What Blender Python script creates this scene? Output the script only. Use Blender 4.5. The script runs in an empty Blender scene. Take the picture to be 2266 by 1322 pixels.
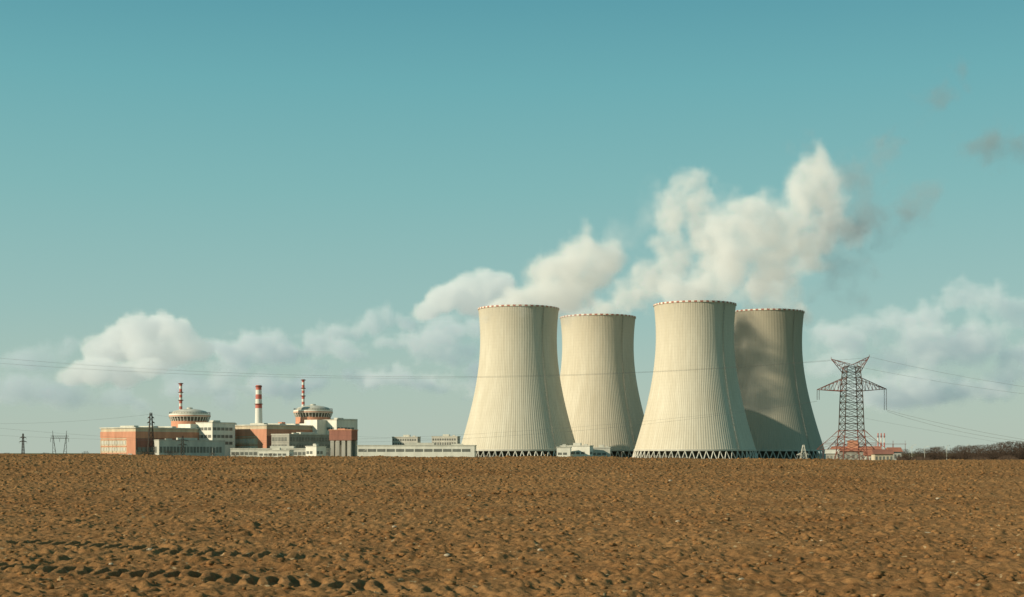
import bpy, math, random
import numpy as np
from mathutils import Vector, Matrix
random.seed(7)
rng=np.random.default_rng(11)
S=bpy.context.scene
COL=S.collection
F=3147.2; YH=1003.0; CAM=3.0; G=-5.0
def X(px,D): return (px-1133.0)*D/F
def Z(py,D): return CAM+(YH-py)*D/F
S.view_settings.view_transform='Standard'
try: S.view_settings.look='None'
except: pass

# ---------------- materials ----------------
def newmat(name):
    m=bpy.data.materials.new(name); m.use_nodes=True
    nt=m.node_tree; nt.nodes.clear()
    out=nt.nodes.new('ShaderNodeOutputMaterial')
    return m,nt,out
def N(nt,t,**kw):
    n=nt.nodes.new(t)
    for k,v in kw.items():
        if k in n.bl_rna.properties.keys(): setattr(n,k,v)
        else: n.inputs[k].default_value=v
    return n
def mth(nt,op,a,b=None,c=None,clamp=False):
    n=nt.nodes.new('ShaderNodeMath'); n.operation=op; n.use_clamp=clamp
    for i,v in enumerate((a,b,c)):
        if v is None: continue
        if isinstance(v,(int,float)): n.inputs[i].default_value=v
        else: nt.links.new(v,n.inputs[i])
    return n.outputs[0]
def mixc(nt,f,a,b,mode='MIX'):
    n=nt.nodes.new('ShaderNodeMix'); n.data_type='RGBA'; n.blend_type=mode
    for s,v in ((n.inputs[0],f),(n.inputs[6],a),(n.inputs[7],b)):
        if isinstance(v,(int,float)): s.default_value=v
        elif isinstance(v,tuple): s.default_value=(*v,1) if len(v)==3 else v
        else: nt.links.new(v,s)
    return n.outputs[2]
def simple(name,c,var=0.25,scale=0.15,rough=0.85,streak=True,bump=0.0):
    m,nt,out=newmat(name)
    b=N(nt,'ShaderNodeBsdfPrincipled'); b.inputs['Roughness'].default_value=rough
    b.inputs['Specular IOR Level'].default_value=0.25
    tc=N(nt,'ShaderNodeTexCoord'); mp=N(nt,'ShaderNodeMapping')
    mp.inputs['Scale'].default_value=(1,1,0.25 if streak else 1)
    nt.links.new(tc.outputs['Object'],mp.inputs[0])
    n=N(nt,'ShaderNodeTexNoise'); n.inputs['Scale'].default_value=scale; n.inputs['Detail'].default_value=6; n.inputs['Roughness'].default_value=.65
    nt.links.new(mp.outputs[0],n.inputs['Vector'])
    f=mth(nt,'MULTIPLY_ADD',n.outputs[0],2.2,-0.6,clamp=True)
    d=tuple(x*(1-var) for x in c); l=tuple(min(.9,x*(1+var*.5)) for x in c)
    nt.links.new(mixc(nt,f,d,l),b.inputs['Base Color'])
    nt.links.new(b.outputs[0],out.inputs[0])
    return m
M={}
M['white']=simple('white_panel',(.78,.74,.62),.2)
M['beige']=simple('beige_panel',(.60,.50,.35),.3)
M['grey']=simple('grey_concrete',(.36,.34,.28),.3)
M['lgrey']=simple('light_concrete',(.58,.55,.46),.25)
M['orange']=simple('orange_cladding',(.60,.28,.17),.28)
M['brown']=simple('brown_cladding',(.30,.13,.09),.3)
M['glass']=simple('window_glass',(.20,.20,.17),.4,rough=.25)
M['dark']=simple('dark_interior',(.05,.048,.04),.3)
M['fill']=simple('fill_interior',(.13,.12,.095),.4,scale=.6)
M['roof']=simple('roof_sheet',(.60,.57,.47),.3)
M['redroof']=simple('red_roof',(.40,.16,.10),.25)
M['steel']=simple('dark_steel',(.075,.057,.044),.3,scale=.8)
M['redsteel']=simple('red_steel',(.21,.078,.053),.35,scale=.8)
M['wire']=simple('cable_metal',(.12,.12,.11),.2)
M['insul']=simple('insulator_ceramic',(.09,.05,.04),.2,rough=.3)
M['bark']=simple('bark',(.075,.05,.033),.4,scale=1.5)
M['twig']=simple('twigs',(.09,.058,.038),.45,scale=.3,streak=False)
M['stone']=simple('pale_stone',(.48,.38,.25),.3,scale=6,streak=False)

def concrete_tower_mat(seed,shade_mix):
    m,nt,out=newmat('tower_concrete')
    b=N(nt,'ShaderNodeBsdfPrincipled'); b.inputs['Roughness'].default_value=.9; b.inputs['Specular IOR Level'].default_value=.2
    tc=N(nt,'ShaderNodeTexCoord'); sp=N(nt,'ShaderNodeSeparateXYZ'); nt.links.new(tc.outputs['Object'],sp.inputs[0])
    ny=mth(nt,'MULTIPLY',sp.outputs[1],-1.0)
    ang=mth(nt,'ARCTAN2',sp.outputs[0],ny)
    rib=mth(nt,'SINE',mth(nt,'MULTIPLY',ang,150.0))
    band=mth(nt,'SINE',mth(nt,'MULTIPLY',sp.outputs[2],2*math.pi/3.2))
    cb=N(nt,'ShaderNodeCombineXYZ'); nt.links.new(mth(nt,'MULTIPLY',ang,40.0),cb.inputs[0]); nt.links.new(mth(nt,'MULTIPLY',sp.outputs[2],0.045),cb.inputs[1]); cb.inputs[2].default_value=seed*7.3
    ns=N(nt,'ShaderNodeTexNoise'); ns.inputs['Scale'].default_value=.55; ns.inputs['Detail'].default_value=7; ns.inputs['Roughness'].default_value=.7; nt.links.new(cb.outputs[0],ns.inputs['Vector'])
    cb2=N(nt,'ShaderNodeCombineXYZ'); nt.links.new(mth(nt,'MULTIPLY',ang,6.0),cb2.inputs[0]); nt.links.new(mth(nt,'MULTIPLY',sp.outputs[2],0.03),cb2.inputs[1]); cb2.inputs[2].default_value=seed*3.1
    nb=N(nt,'ShaderNodeTexNoise'); nb.inputs['Scale'].default_value=.8; nb.inputs['Detail'].default_value=5; nt.links.new(cb2.outputs[0],nb.inputs['Vector'])
    fl=N(nt,'ShaderNodeCombineXYZ'); nt.links.new(mth(nt,'FLOOR',mth(nt,'MULTIPLY',ang,28.0)),fl.inputs[0]); nt.links.new(mth(nt,'FLOOR',mth(nt,'MULTIPLY',sp.outputs[2],1/3.2)),fl.inputs[1])
    wn=N(nt,'ShaderNodeTexWhiteNoise'); nt.links.new(fl.outputs[0],wn.inputs['Vector'])
    top=mth(nt,'MULTIPLY_ADD',sp.outputs[2],1/45.0,-(112/45.0),clamp=True)
    st=mth(nt,'MULTIPLY',mth(nt,'MULTIPLY',top,top),mth(nt,'MULTIPLY_ADD',ns.outputs[0],3.5,-1.4,clamp=True))
    f1=mth(nt,'MULTIPLY_ADD',ns.outputs[0],2.2,-.6,clamp=True)
    c=mixc(nt,f1,(.54,.48,.36),(.73,.67,.53))
    f2=mth(nt,'MULTIPLY_ADD',nb.outputs[0],2.4,-.8,clamp=True)
    c=mixc(nt,mth(nt,'MULTIPLY',f2,.42),c,(.51,.44,.315))
    c=mixc(nt,mth(nt,'MULTIPLY',wn.outputs[0],.10),c,(.38,.33,.23))
    c=mixc(nt,mth(nt,'MULTIPLY',st,.6),c,(.26,.225,.155))
    c=mixc(nt,mth(nt,'MULTIPLY_ADD',rib,.07,.07),c,(.30,.255,.175))
    c=mixc(nt,mth(nt,'MULTIPLY',mth(nt,'GREATER_THAN',band,.93),.10),c,(.3,.26,.18))
    if shade_mix>0: c=mixc(nt,shade_mix,c,(.33,.29,.21))  # rear tower's shade mixed evenly into its concrete colour
    nt.links.new(c,b.inputs['Base Color'])
    bp=N(nt,'ShaderNodeBump'); bp.inputs['Strength'].default_value=.35; bp.inputs['Distance'].default_value=.2
    nt.links.new(rib,bp.inputs['Height']); nt.links.new(bp.outputs[0],b.inputs['Normal'])
    nt.links.new(b.outputs[0],out.inputs[0])
    return m
def check_mat():
    m,nt,out=newmat('warning_checks')
    b=N(nt,'ShaderNodeBsdfPrincipled'); b.inputs['Roughness'].default_value=.8
    tc=N(nt,'ShaderNodeTexCoord'); sp=N(nt,'ShaderNodeSeparateXYZ'); nt.links.new(tc.outputs['Object'],sp.inputs[0])
    ang=mth(nt,'ARCTAN2',sp.outputs[0],mth(nt,'MULTIPLY',sp.outputs[1],-1.0))
    s=mth(nt,'GREATER_THAN',mth(nt,'SINE',mth(nt,'MULTIPLY',ang,44.0)),0)
    nt.links.new(mixc(nt,s,(.74,.70,.58),(.42,.17,.12)),b.inputs['Base Color']); nt.links.new(b.outputs[0],out.inputs[0])
    return m
def stripe_mat(z0,period,zstart):
    m,nt,out=newmat('red_white_stripes')
    b=N(nt,'ShaderNodeBsdfPrincipled'); b.inputs['Roughness'].default_value=.7
    tc=N(nt,'ShaderNodeTexCoord'); sp=N(nt,'ShaderNodeSeparateXYZ'); nt.links.new(tc.outputs['Object'],sp.inputs[0])
    t=mth(nt,'MODULO',mth(nt,'MULTIPLY',mth(nt,'SUBTRACT',z0,sp.outputs[2]),1/period),1.0)
    s=mth(nt,'LESS_THAN',t,.5)
    s=mth(nt,'MULTIPLY',s,mth(nt,'GREATER_THAN',sp.outputs[2],zstart))
    nt.links.new(mixc(nt,s,(.70,.66,.57),(.50,.13,.09)),b.inputs['Base Color']); nt.links.new(b.outputs[0],out.inputs[0])
    return m

# ---------------- mesh builder ----------------
class MB:
    def __init__(s): s.v=[]; s.f=[]
    def quadbox(s,pts):
        n=len(s.v); s.v+=pts
        s.f+=[(n,n+3,n+2,n+1),(n+4,n+5,n+6,n+7),(n,n+1,n+5,n+4),(n+1,n+2,n+6,n+5),(n+2,n+3,n+7,n+6),(n+3,n,n+4,n+7)]
    def box(s,x0,x1,y0,y1,z0,z1):
        s.quadbox([(x0,y0,z0),(x1,y0,z0),(x1,y1,z0),(x0,y1,z0),(x0,y0,z1),(x1,y0,z1),(x1,y1,z1),(x0,y1,z1)])
    def beam(s,p,q,w,w2=None,sides=4):
        p=Vector(p);q=Vector(q); d=q-p
        if d.length<1e-6: return
        d.normalize(); a=d.cross(Vector((0,0,1)))
        if a.length<.05: a=Vector((1,0,0))
        a.normalize(); b=d.cross(a); w2=w if w2 is None else w2
        n=len(s.v)
        for c,ww in ((p,w),(q,w2)):
            for i in range(sides):
                t=2*math.pi*(i+.5)/sides
                s.v.append(tuple(c+(a*math.cos(t)+b*math.sin(t))*ww*.5*1.3))
        for i in range(sides):
            j=(i+1)%sides; s.f.append((n+i,n+j,n+sides+j,n+sides+i))
        s.f.append(tuple(n+sides-1-i for i in range(sides))); s.f.append(tuple(n+sides+i for i in range(sides)))
    def lathe(s,prof,seg=48,cx=0,cy=0,closed=False):
        n=len(s.v); m=len(prof)
        for r,z in prof:
            for i in range(seg):
                t=2*math.pi*i/seg; s.v.append((cx+r*math.cos(t),cy+r*math.sin(t),z))
        rows=m if closed else m-1
        for k in range(rows):
            k2=(k+1)%m
            for i in range(seg):
                j=(i+1)%seg
                s.f.append((n+k*seg+i,n+k*seg+j,n+k2*seg+j,n+k2*seg+i))
        if not closed:
            s.f.append(tuple(n+seg-1-i for i in range(seg))); s.f.append(tuple(n+(m-1)*seg+i for i in range(seg)))
    def obj(s,name,mat,parent=None,smooth=False,loc=(0,0,0),rot=0,sharp=None):
        me=bpy.data.meshes.new(name); me.from_pydata(s.v,[],s.f)
        me.materials.append(mat); me.update()
        if smooth:
            me.polygons.foreach_set('use_smooth',[True]*len(me.polygons))
            try: me.set_sharp_from_angle(angle=math.radians(sharp or 40))
            except: pass
        o=bpy.data.objects.new(name,me); COL.objects.link(o)
        o.location=loc; o.rotation_euler=(0,0,rot)
        if parent: o.parent=parent
        return o
def thing(name,loc,label,cat,rot=0,group=None,scale=None):
    e=bpy.data.objects.new(name,None); COL.objects.link(e); e.empty_display_size=1
    e.location=loc; e.rotation_euler=(0,0,rot)
    if scale: e.scale=scale
    e['label']=label; e['category']=cat
    if group: e['group']=group
    return e
def copy_thing(src,loc,rot,scale,label=None):
    e=src.copy(); COL.objects.link(e); e.location=loc; e.rotation_euler=(0,0,rot); e.scale=scale
    if label: e['label']=label
    for ch in src.children:
        c=ch.copy(); c.parent=e; COL.objects.link(c)
    return e

# ---------------- ground ----------------
def perlin(x,y,seed=0):
    xi=np.floor(x).astype(np.int64); yi=np.floor(y).astype(np.int64)
    xf=x-xi; yf=y-yi
    def h(a,b):
        n=(a*374761393+b*668265263+seed*974634777)&0xffffffff
        n=((n^(n>>13))*1274126177)&0xffffffff
        n=(n^(n>>16))&0xffffffff
        t=n*(2*math.pi/4294967296.0)
        return np.cos(t),np.sin(t)
    u=xf*xf*xf*(xf*(xf*6-15)+10); v=yf*yf*yf*(yf*(yf*6-15)+10)
    g=h(xi,yi); a=g[0]*xf+g[1]*yf
    g=h(xi+1,yi); b=g[0]*(xf-1)+g[1]*yf
    g=h(xi,yi+1); c=g[0]*xf+g[1]*(yf-1)
    g=h(xi+1,yi+1); d=g[0]*(xf-1)+g[1]*(yf-1)
    return ((a*(1-u)+b*u)*(1-v)+(c*(1-u)+d*u)*v)*1.5
def sstep(t): t=np.clip(t,0,1); return t*t*(3-2*t)
def base_z(x,y):
    x=np.asarray(x,float); y=np.asarray(y,float)
    h=2.58-1.05*np.clip((x+90)/180,-.1,1.1)
    h=h+.13*np.sin(x/17.0+1)+.09*np.sin(x/6.3)+.05*np.sin(x/2.1)
    z=h*sstep((y-50)/200.0)
    dn=sstep((y-255)/600.0)
    z=z*(1-dn)+G*dn
    return z
TR=[((-26.0,53.0),(-2.5,39.0)),((-23.5,42.5),(2.5,29.2))]
def track_mask(x,y):
    m=np.zeros_like(x)
    for (p,q) in TR:
        L=math.hypot(q[0]-p[0],q[1]-p[1]); ux,uy=(q[0]-p[0])/L,(q[1]-p[1])/L
        s=(x-p[0])*ux+(y-p[1])*uy; u=-(x-p[0])*uy+(y-p[1])*ux
        m=np.maximum(m,sstep((1.1-np.abs(u))/.3)*sstep((s+4)/2)*sstep((L-s)/6))
    return m
def detail(x,y):
    w=np.clip((300-y)/40.0,0,1)*np.clip((y+5)/20,0,1)
    warp=perlin(x/1.7,y/1.7,5)*.4
    n0=perlin(x/6.0,y/9.0,1); n1=perlin(x/1.1+warp,y/1.1,2); n2=perlin(x/.42+warp,y/.42,3); n3=perlin(x/.17,y/.17,4); n4=perlin(x/.7+warp,y/.7,14); n5=perlin(x/.27,y/.27,24)
    patch=.3+.7*sstep(perlin(x/3.0,y/3.0,9)*1.4+.5)
    d=.06*n0+.055*n1+patch*(.11*np.clip(n2,0,1)-.05*np.clip(-n2,0,1)+.06*n5)+.03*n3+.13*np.clip(n4-.15,0,1)
    far=1+1.2*np.clip((y-80)/120,0,1)
    d=d*far
    for (p,q) in TR:
        L=math.hypot(q[0]-p[0],q[1]-p[1]); ux,uy=(q[0]-p[0])/L,(q[1]-p[1])/L
        s=(x-p[0])*ux+(y-p[1])*uy; u=-(x-p[0])*uy+(y-p[1])*ux
        u=u+.15*np.sin(s*.35)+.12*n1
        m=sstep((.95-np.abs(u))/.35)*sstep((s+4)/2)*sstep((L-s)/8)*(.7+.3*sstep(n0*2+.7))
        lug=.5+.5*np.sin(2*math.pi*(s+.6*u+.10*n1)/.60)
        d=d*(1-.6*m)+m*(-.09+.15*sstep(lug*1.4-.2))
    return d*w
def ground():
    ys=list(np.linspace(-400,18,12))
    y=20.0
    near=[]
    while y<275: near.append(y); y*=1.0017
    far=[]; y=275.0
    while y<60000: far.append(y); y*=1.06
    ys=np.array(ys+near+far)
    tin=np.linspace(-.44,.44,1200)
    tl=-.44-np.geomspace(.002,3.5,40)[::-1]; tr=.44+np.geomspace(.002,3.5,40)
    ts=np.concatenate([tl,tin,tr])
    YY,TT=np.meshgrid(ys,ts,indexing='ij'); XX=TT*np.maximum(YY,20.0)
    ZZ=base_z(XX,YY)+detail(XX,YY)
    nr,nc=XX.shape
    co=np.stack([XX,YY,ZZ],-1).reshape(-1,3).astype(np.float32)
    idx=np.arange(nr*nc).reshape(nr,nc)
    q=np.stack([idx[:-1,:-1],idx[:-1,1:],idx[1:,1:],idx[1:,:-1]],-1).reshape(-1,4).astype(np.int32)
    me=bpy.data.meshes.new('field_ground')
    me.vertices.add(len(co)); me.vertices.foreach_set('co',co.ravel())
    me.loops.add(q.size); me.loops.foreach_set('vertex_index',q.ravel())
    me.polygons.add(len(q)); me.polygons.foreach_set('loop_start',np.arange(0,q.size,4,dtype=np.int32))
    me.polygons.foreach_set('use_smooth',np.ones(len(q),bool))
    me.update(); me.validate()
    o=bpy.data.objects.new('field_ground',me); COL.objects.link(o)
    o['kind']='structure'; o['label']='ploughed brown field with clods and tyre tracks'; o['category']='field'
    m,nt,out=newmat('ploughed_soil')
    b=N(nt,'ShaderNodeBsdfPrincipled'); b.inputs['Roughness'].default_value=1; b.inputs['Specular IOR Level'].default_value=.08
    g=N(nt,'ShaderNodeNewGeometry'); sp=N(nt,'ShaderNodeSeparateXYZ'); nt.links.new(g.outputs['Position'],sp.inputs[0])
    def noise(sc,det=5,r=.6):
        n=N(nt,'ShaderNodeTexNoise'); n.inputs['Scale'].default_value=sc; n.inputs['Detail'].default_value=det; n.inputs['Roughness'].default_value=r
        nt.links.new(g.outputs['Position'],n.inputs['Vector']); return n.outputs[0]
    a=noise(1.6,8,.7); l=noise(.06,4); f=noise(9,4,.7)
    c=mixc(nt,mth(nt,'MULTIPLY_ADD',a,3.0,-1.0,clamp=True),(.155,.070,.024),(.38,.192,.072))
    c=mixc(nt,mth(nt,'MULTIPLY_ADD',l,2.8,-.95,clamp=True),c,mixc(nt,.55,c,(.42,.235,.095)))
    c=mixc(nt,mth(nt,'MULTIPLY_ADD',f,3,-1.2,clamp=True),c,mixc(nt,.5,c,(.10,.045,.016)))
    c=mixc(nt,mth(nt,'MULTIPLY',mth(nt,'GREATER_THAN',noise(3.3,3,.5),.685),.65),c,(.54,.40,.22))
    gr=mixc(nt,noise(.01,6),(.12,.10,.04),(.18,.155,.065))
    c=mixc(nt,mth(nt,'MULTIPLY_ADD',sp.outputs[1],1/60.0,-300/60.0,clamp=True),c,gr)
    nt.links.new(c,b.inputs['Base Color'])
    bp=N(nt,'ShaderNodeBump'); bp.inputs['Strength'].default_value=1.0; bp.inputs['Distance'].default_value=.07
    nt.links.new(noise(6,7,.75),bp.inputs['Height']); nt.links.new(bp.outputs[0],b.inputs['Normal'])
    nt.links.new(b.outputs[0],out.inputs[0])
    me.materials.append(m)
    return m
SOIL=ground()
def gz(x,y): return float(base_z(x,y))

def clods():
    import bmesh
    bm=bmesh.new(); bmesh.ops.create_icosphere(bm,subdivisions=1,radius=1)
    v=np.array([q.co[:] for q in bm.verts]); f=np.array([[w.index for w in p.verts] for p in bm.faces]); bm.free()
    n=24000
    D=22*np.exp(rng.random(n)**.75*np.log(262/22.)); t=rng.uniform(-.5,.5,n); x=t*D; y=D
    keep=((perlin(x/3,y/3,21)+rng.uniform(-.5,.5,n))>-.1)&(track_mask(x,y)<.3)
    x=x[keep];y=y[keep];n=len(x)
    r=.018+.06*rng.random(n)**2.3; r=r*(1+y/110)
    z=base_z(x,y)+detail(x,y)
    V=v[None]*(1+rng.uniform(-.35,.35,(n,len(v),1)))*r[:,None,None]*np.stack([rng.uniform(.9,1.7,n),rng.uniform(.8,1.3,n),rng.uniform(.5,.9,n)],-1)[:,None,:]
    V=V+np.stack([x,y,z+r*.15],-1)[:,None,:]
    FF=(f[None]+(np.arange(n)*len(v))[:,None,None]).reshape(-1,3)
    me=bpy.data.meshes.new('soil_clods'); V=V.reshape(-1,3)
    me.vertices.add(len(V)); me.vertices.foreach_set('co',V.astype(np.float32).ravel())
    me.loops.add(FF.size); me.loops.foreach_set('vertex_index',FF.astype(np.int32).ravel())
    me.polygons.add(len(FF)); me.polygons.foreach_set('loop_start',np.arange(0,FF.size,3,dtype=np.int32))
    me.update(); me.validate()
    me.materials.append(SOIL)
    o=bpy.data.objects.new('soil_clods',me); COL.objects.link(o); o['kind']='stuff'; o['label']='loose brown soil clods on ploughed field'; o['category']='soil'
clods()
def stones():
    import bmesh
    pts=[(175,1096),(872,1170),(246,1252),(1195,1227),(1820,1200),(2052,1179),(1395,1052),(1483,1068),(2075,1106),(330,1222),(640,1130),(1040,1100),(1640,1290),(2062,1240),(1500,1160),(990,1240)]
    for i,(px,py) in enumerate(pts):
        D=60.0
        for _ in range(60):
            z=float(base_z(X(px,D),D)); D=.5*D+.5*(CAM-z)*F/(py-YH)
            D=min(D,240)
        bm=bmesh.new(); bmesh.ops.create_icosphere(bm,subdivisions=2,radius=1)
        for q in bm.verts:
            q.co*=1+.25*math.sin(q.co.x*3+i)+random.uniform(-.08,.08)
            q.co.z*=.55
        me=bpy.data.meshes.new('stone'); bm.to_mesh(me); bm.free(); me.materials.append(M['stone'])
        o=bpy.data.objects.new('stone',me); COL.objects.link(o)
        x=X(px,D); s=.03+.0008*D+random.uniform(0,.02)
        o.location=(x,D,float(base_z(x,D)+detail(np.array([x]),np.array([D]))[0])+s*.35); o.scale=(s*1.5,s,s); o.rotation_euler=(0,0,random.uniform(0,6))
        o['label']='small pale stone lying on ploughed soil'; o['category']='stone'; o['group']='stones on the field'
stones()

# ---------------- cooling towers ----------------
CHK=check_mat()
def rad(z,H):
    zt=H*.80; b=96.0
    return 39.0*math.sqrt(1+((z-zt)/b)**2)
def cooling_tower(px,D,ytop,rs,seed,shade_mix,label):
    H=Z(ytop,D)-G
    e=thing('cooling_tower',(X(px,D),D,G),label,'cooling tower',group='cooling towers of the power plant')
    z0=11.0; prof=[]
    n=46
    for i in range(n+1):
        z=z0+(H-z0)*i/n; prof.append((rad(z,H)*rs,z))
    for i in range(n+1):
        z=H-(H-z0)*i/n; prof.append((rad(z,H)*rs-.9,z))
    mb=MB(); mb.lathe(prof,160,closed=True)
    mb.obj('shell',concrete_tower_mat(seed,shade_mix),e,True)
    mb=MB(); R=rad(H,H)*rs
    mb.lathe([(R+.02,H-1.3),(R+.5,H-1.3),(R+.5,H+.25),(R-1.3,H+.25),(R-1.3,H-.4),(R+.02,H-.4)],160,closed=True)
    mb.obj('warning_band',CHK,e,True)
    Rb=rad(z0,H)*rs
    mb=MB(); mb.lathe([(Rb+.35,z0-1.0),(Rb+.55,z0+.6),(Rb-1.2,z0+.6),(Rb-1.2,z0-1.0)],160,closed=True)
    mb.obj('ring_beam',M['lgrey'],e,True)
    mb=MB(); mb.lathe([(Rb-9,0),(Rb-9,z0+1),(Rb-9.1,z0+1.1)],64); mb.obj('fill_pack',M['fill'],e,True)
    mb=MB(); mb.lathe([(Rb+4.2,-1),(Rb+4.2,1.4),(Rb+3.6,1.4),(Rb+3.6,-1)],96,closed=True); mb.obj('basin_wall',M['lgrey'],e,True)
    nc=56; w=math.pi*Rb/nc
    mb=MB(); mb.beam((Rb+2.6,0,0),(Rb-.3,-w,z0-.8),.85); mb.beam((Rb+2.6,0,0),(Rb-.3,w,z0-.8),.85)
    c0=mb.obj('support_column',M['lgrey'],e)
    for i in range(1,nc):
        c=c0.copy(); c.rotation_euler=(0,0,2*math.pi*i/nc); c.parent=e; COL.objects.link(c)
    a=math.radians(-90+37); ca,sa=math.cos(a),math.sin(a); tx,ty=-sa,ca
    mb=MB(); pts=[]
    for i in range(41):
        z=z0+(H-z0)*i/40; r=rad(z,H)*rs+.7; pts.append((r,z))
    for k in range(40):
        for o_ in (-.45,.45):
            (r1,z1),(r2,z2)=pts[k],pts[k+1]
            mb.beam((r1*ca+tx*o_,r1*sa+ty*o_,z1),(r2*ca+tx*o_,r2*sa+ty*o_,z2),.16)
        r1,z1=pts[k]; mb.box(r1*ca-.6,r1*ca+.6,r1*sa-.6,r1*sa+.6,z1-.1,z1+.1)
    mb.obj('ladder',M['grey'],e)
    return e
cooling_tower(1147.5,1445,684,1.0,1,.0,'tall pale concrete cooling tower steaming beside a low building')
cooling_tower(1323,1600,703,1.03,2,.0,'pale concrete cooling tower among closer taller towers')
cooling_tower(1537.5,1430,675,1.0,3,.0,'tall bright cream cooling tower with vertical ribs')
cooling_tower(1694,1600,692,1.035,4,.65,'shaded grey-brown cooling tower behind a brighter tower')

# ---------------- buildings ----------------
YAW=math.radians(-35)
def face_windows(mb,axis,pos,a0,a1,z0,z1,pitch,gap,th=.25):
    a=a0
    while a+pitch-gap<=a1+1e-3:
        if axis=='x': mb.box(pos-th,pos+th,a,a+pitch-gap,z0,z1)
        else: mb.box(a,a+pitch-gap,pos-th,pos+th,z0,z1)
        a+=pitch
def turbine_hall(px,D,ytop,W,L,label,low=None):
    e=thing('turbine_hall',(X(px,D),D,G),label,'industrial building',YAW)
    h=Z(ytop,D)-G
    mb=MB(); mb.box(-W,0,0,L,0,h)
    for i in range(0,10): mb.box(-W+i*W/9-.35,-W+i*W/9+.35,-.35,.02,0,h*.66)
    for i in range(0,int(L//8)+1): mb.box(-.02,.35,i*8-.35+.4,i*8+.35+.4,0,h*.66)
    mb.obj('wall',M['beige'],e)
    mb=MB(); z0,z1=h*.70,h*.90
    mb.box(-W-.5,.5,-.5,0,z0,z1); mb.box(0,.5,0,L,z0,z1); mb.box(-W-.5,-W,0,L,z0,z1); mb.box(-W*.25,.42,-.42,-.01,0,h*.7)
    for i in range(1,4): mb.box(-W,-W*.26,-.40,-.02,h*(.02+.21*i)-.5,h*(.02+.21*i)+.5)
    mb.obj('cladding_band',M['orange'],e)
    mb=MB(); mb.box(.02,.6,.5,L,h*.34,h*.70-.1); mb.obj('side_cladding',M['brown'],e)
    mb=MB(); mb.box(-W-1,1,-1,L+1,h,h+1.3)
    for i in range(5): mb.box(-W*.7,-W*.3,12+i*L/5.2,18+i*L/5.2,h+1.3,h+3.2)
    mb.obj('roof',M['roof'],e)
    for (a,b) in ((.10,.20),(.30,.40),(.50,.61)):
        mb=MB(); face_windows(mb,'y',0,-W+1,-W*.28,h*a,h*b,4.4,.6); mb.obj('window',M['glass'] if a<.2 else M['lgrey'],e)
    for a in (.08,.32):
        mb=MB(); face_windows(mb,'x',.62,2,L-2,h*a*.8,h*a*.8+h*.16,6,1.0); mb.obj('window',M['glass'],e)
    mb=MB(); mb.box(-W*.20,-W*.08,-.62,-.42,0,7.5); mb.obj('gate',M['grey'],e)
    return e
turbine_hall(300,1500,948,56,138,'long beige and orange turbine hall with window rows')
turbine_hall(590,1580,942,54,132,'orange and beige turbine hall beside a striped chimney')

def annex(name,px,D,ytop,W,L,label,cat='building',yaw=YAW,wall='white',rows=((.3,.5),(.62,.82)),extra=None,pitch=4.5):
    e=thing(name,(X(px,D),D,G),label,cat,yaw); h=Z(ytop,D)-G
    mb=MB(); mb.box(-W,0,0,L,0,h); mb.obj('wall',M[wall],e)
    mb=MB(); mb.box(-W-.4,.4,-.4,L+.4,h,h+.8)
    mb.box(-W*.6,-W*.35,L*.3,L*.6,h+.8,h+3.0); mb.box(-W*.2,-W*.1,L*.1,L*.2,h+.8,h+2.0)
    mb.obj('roof',M['roof'],e)
    for a,b in rows:
        mb=MB(); face_windows(mb,'y',0,-W+1,-.8,h*a,h*b,pitch,1.1,.12); mb.obj('window',M['glass'],e)
        mb=MB(); face_windows(mb,'x',0,1,L-.8,h*a,h*b,pitch,1.1,.12); mb.obj('window',M['glass'],e)
    mb=MB(); mb.box(-W*.5-1.5,-W*.5+1.5,-.3,.0,0,min(3.2,h*.25)); mb.obj('door',M['grey'],e)
    return e
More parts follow.
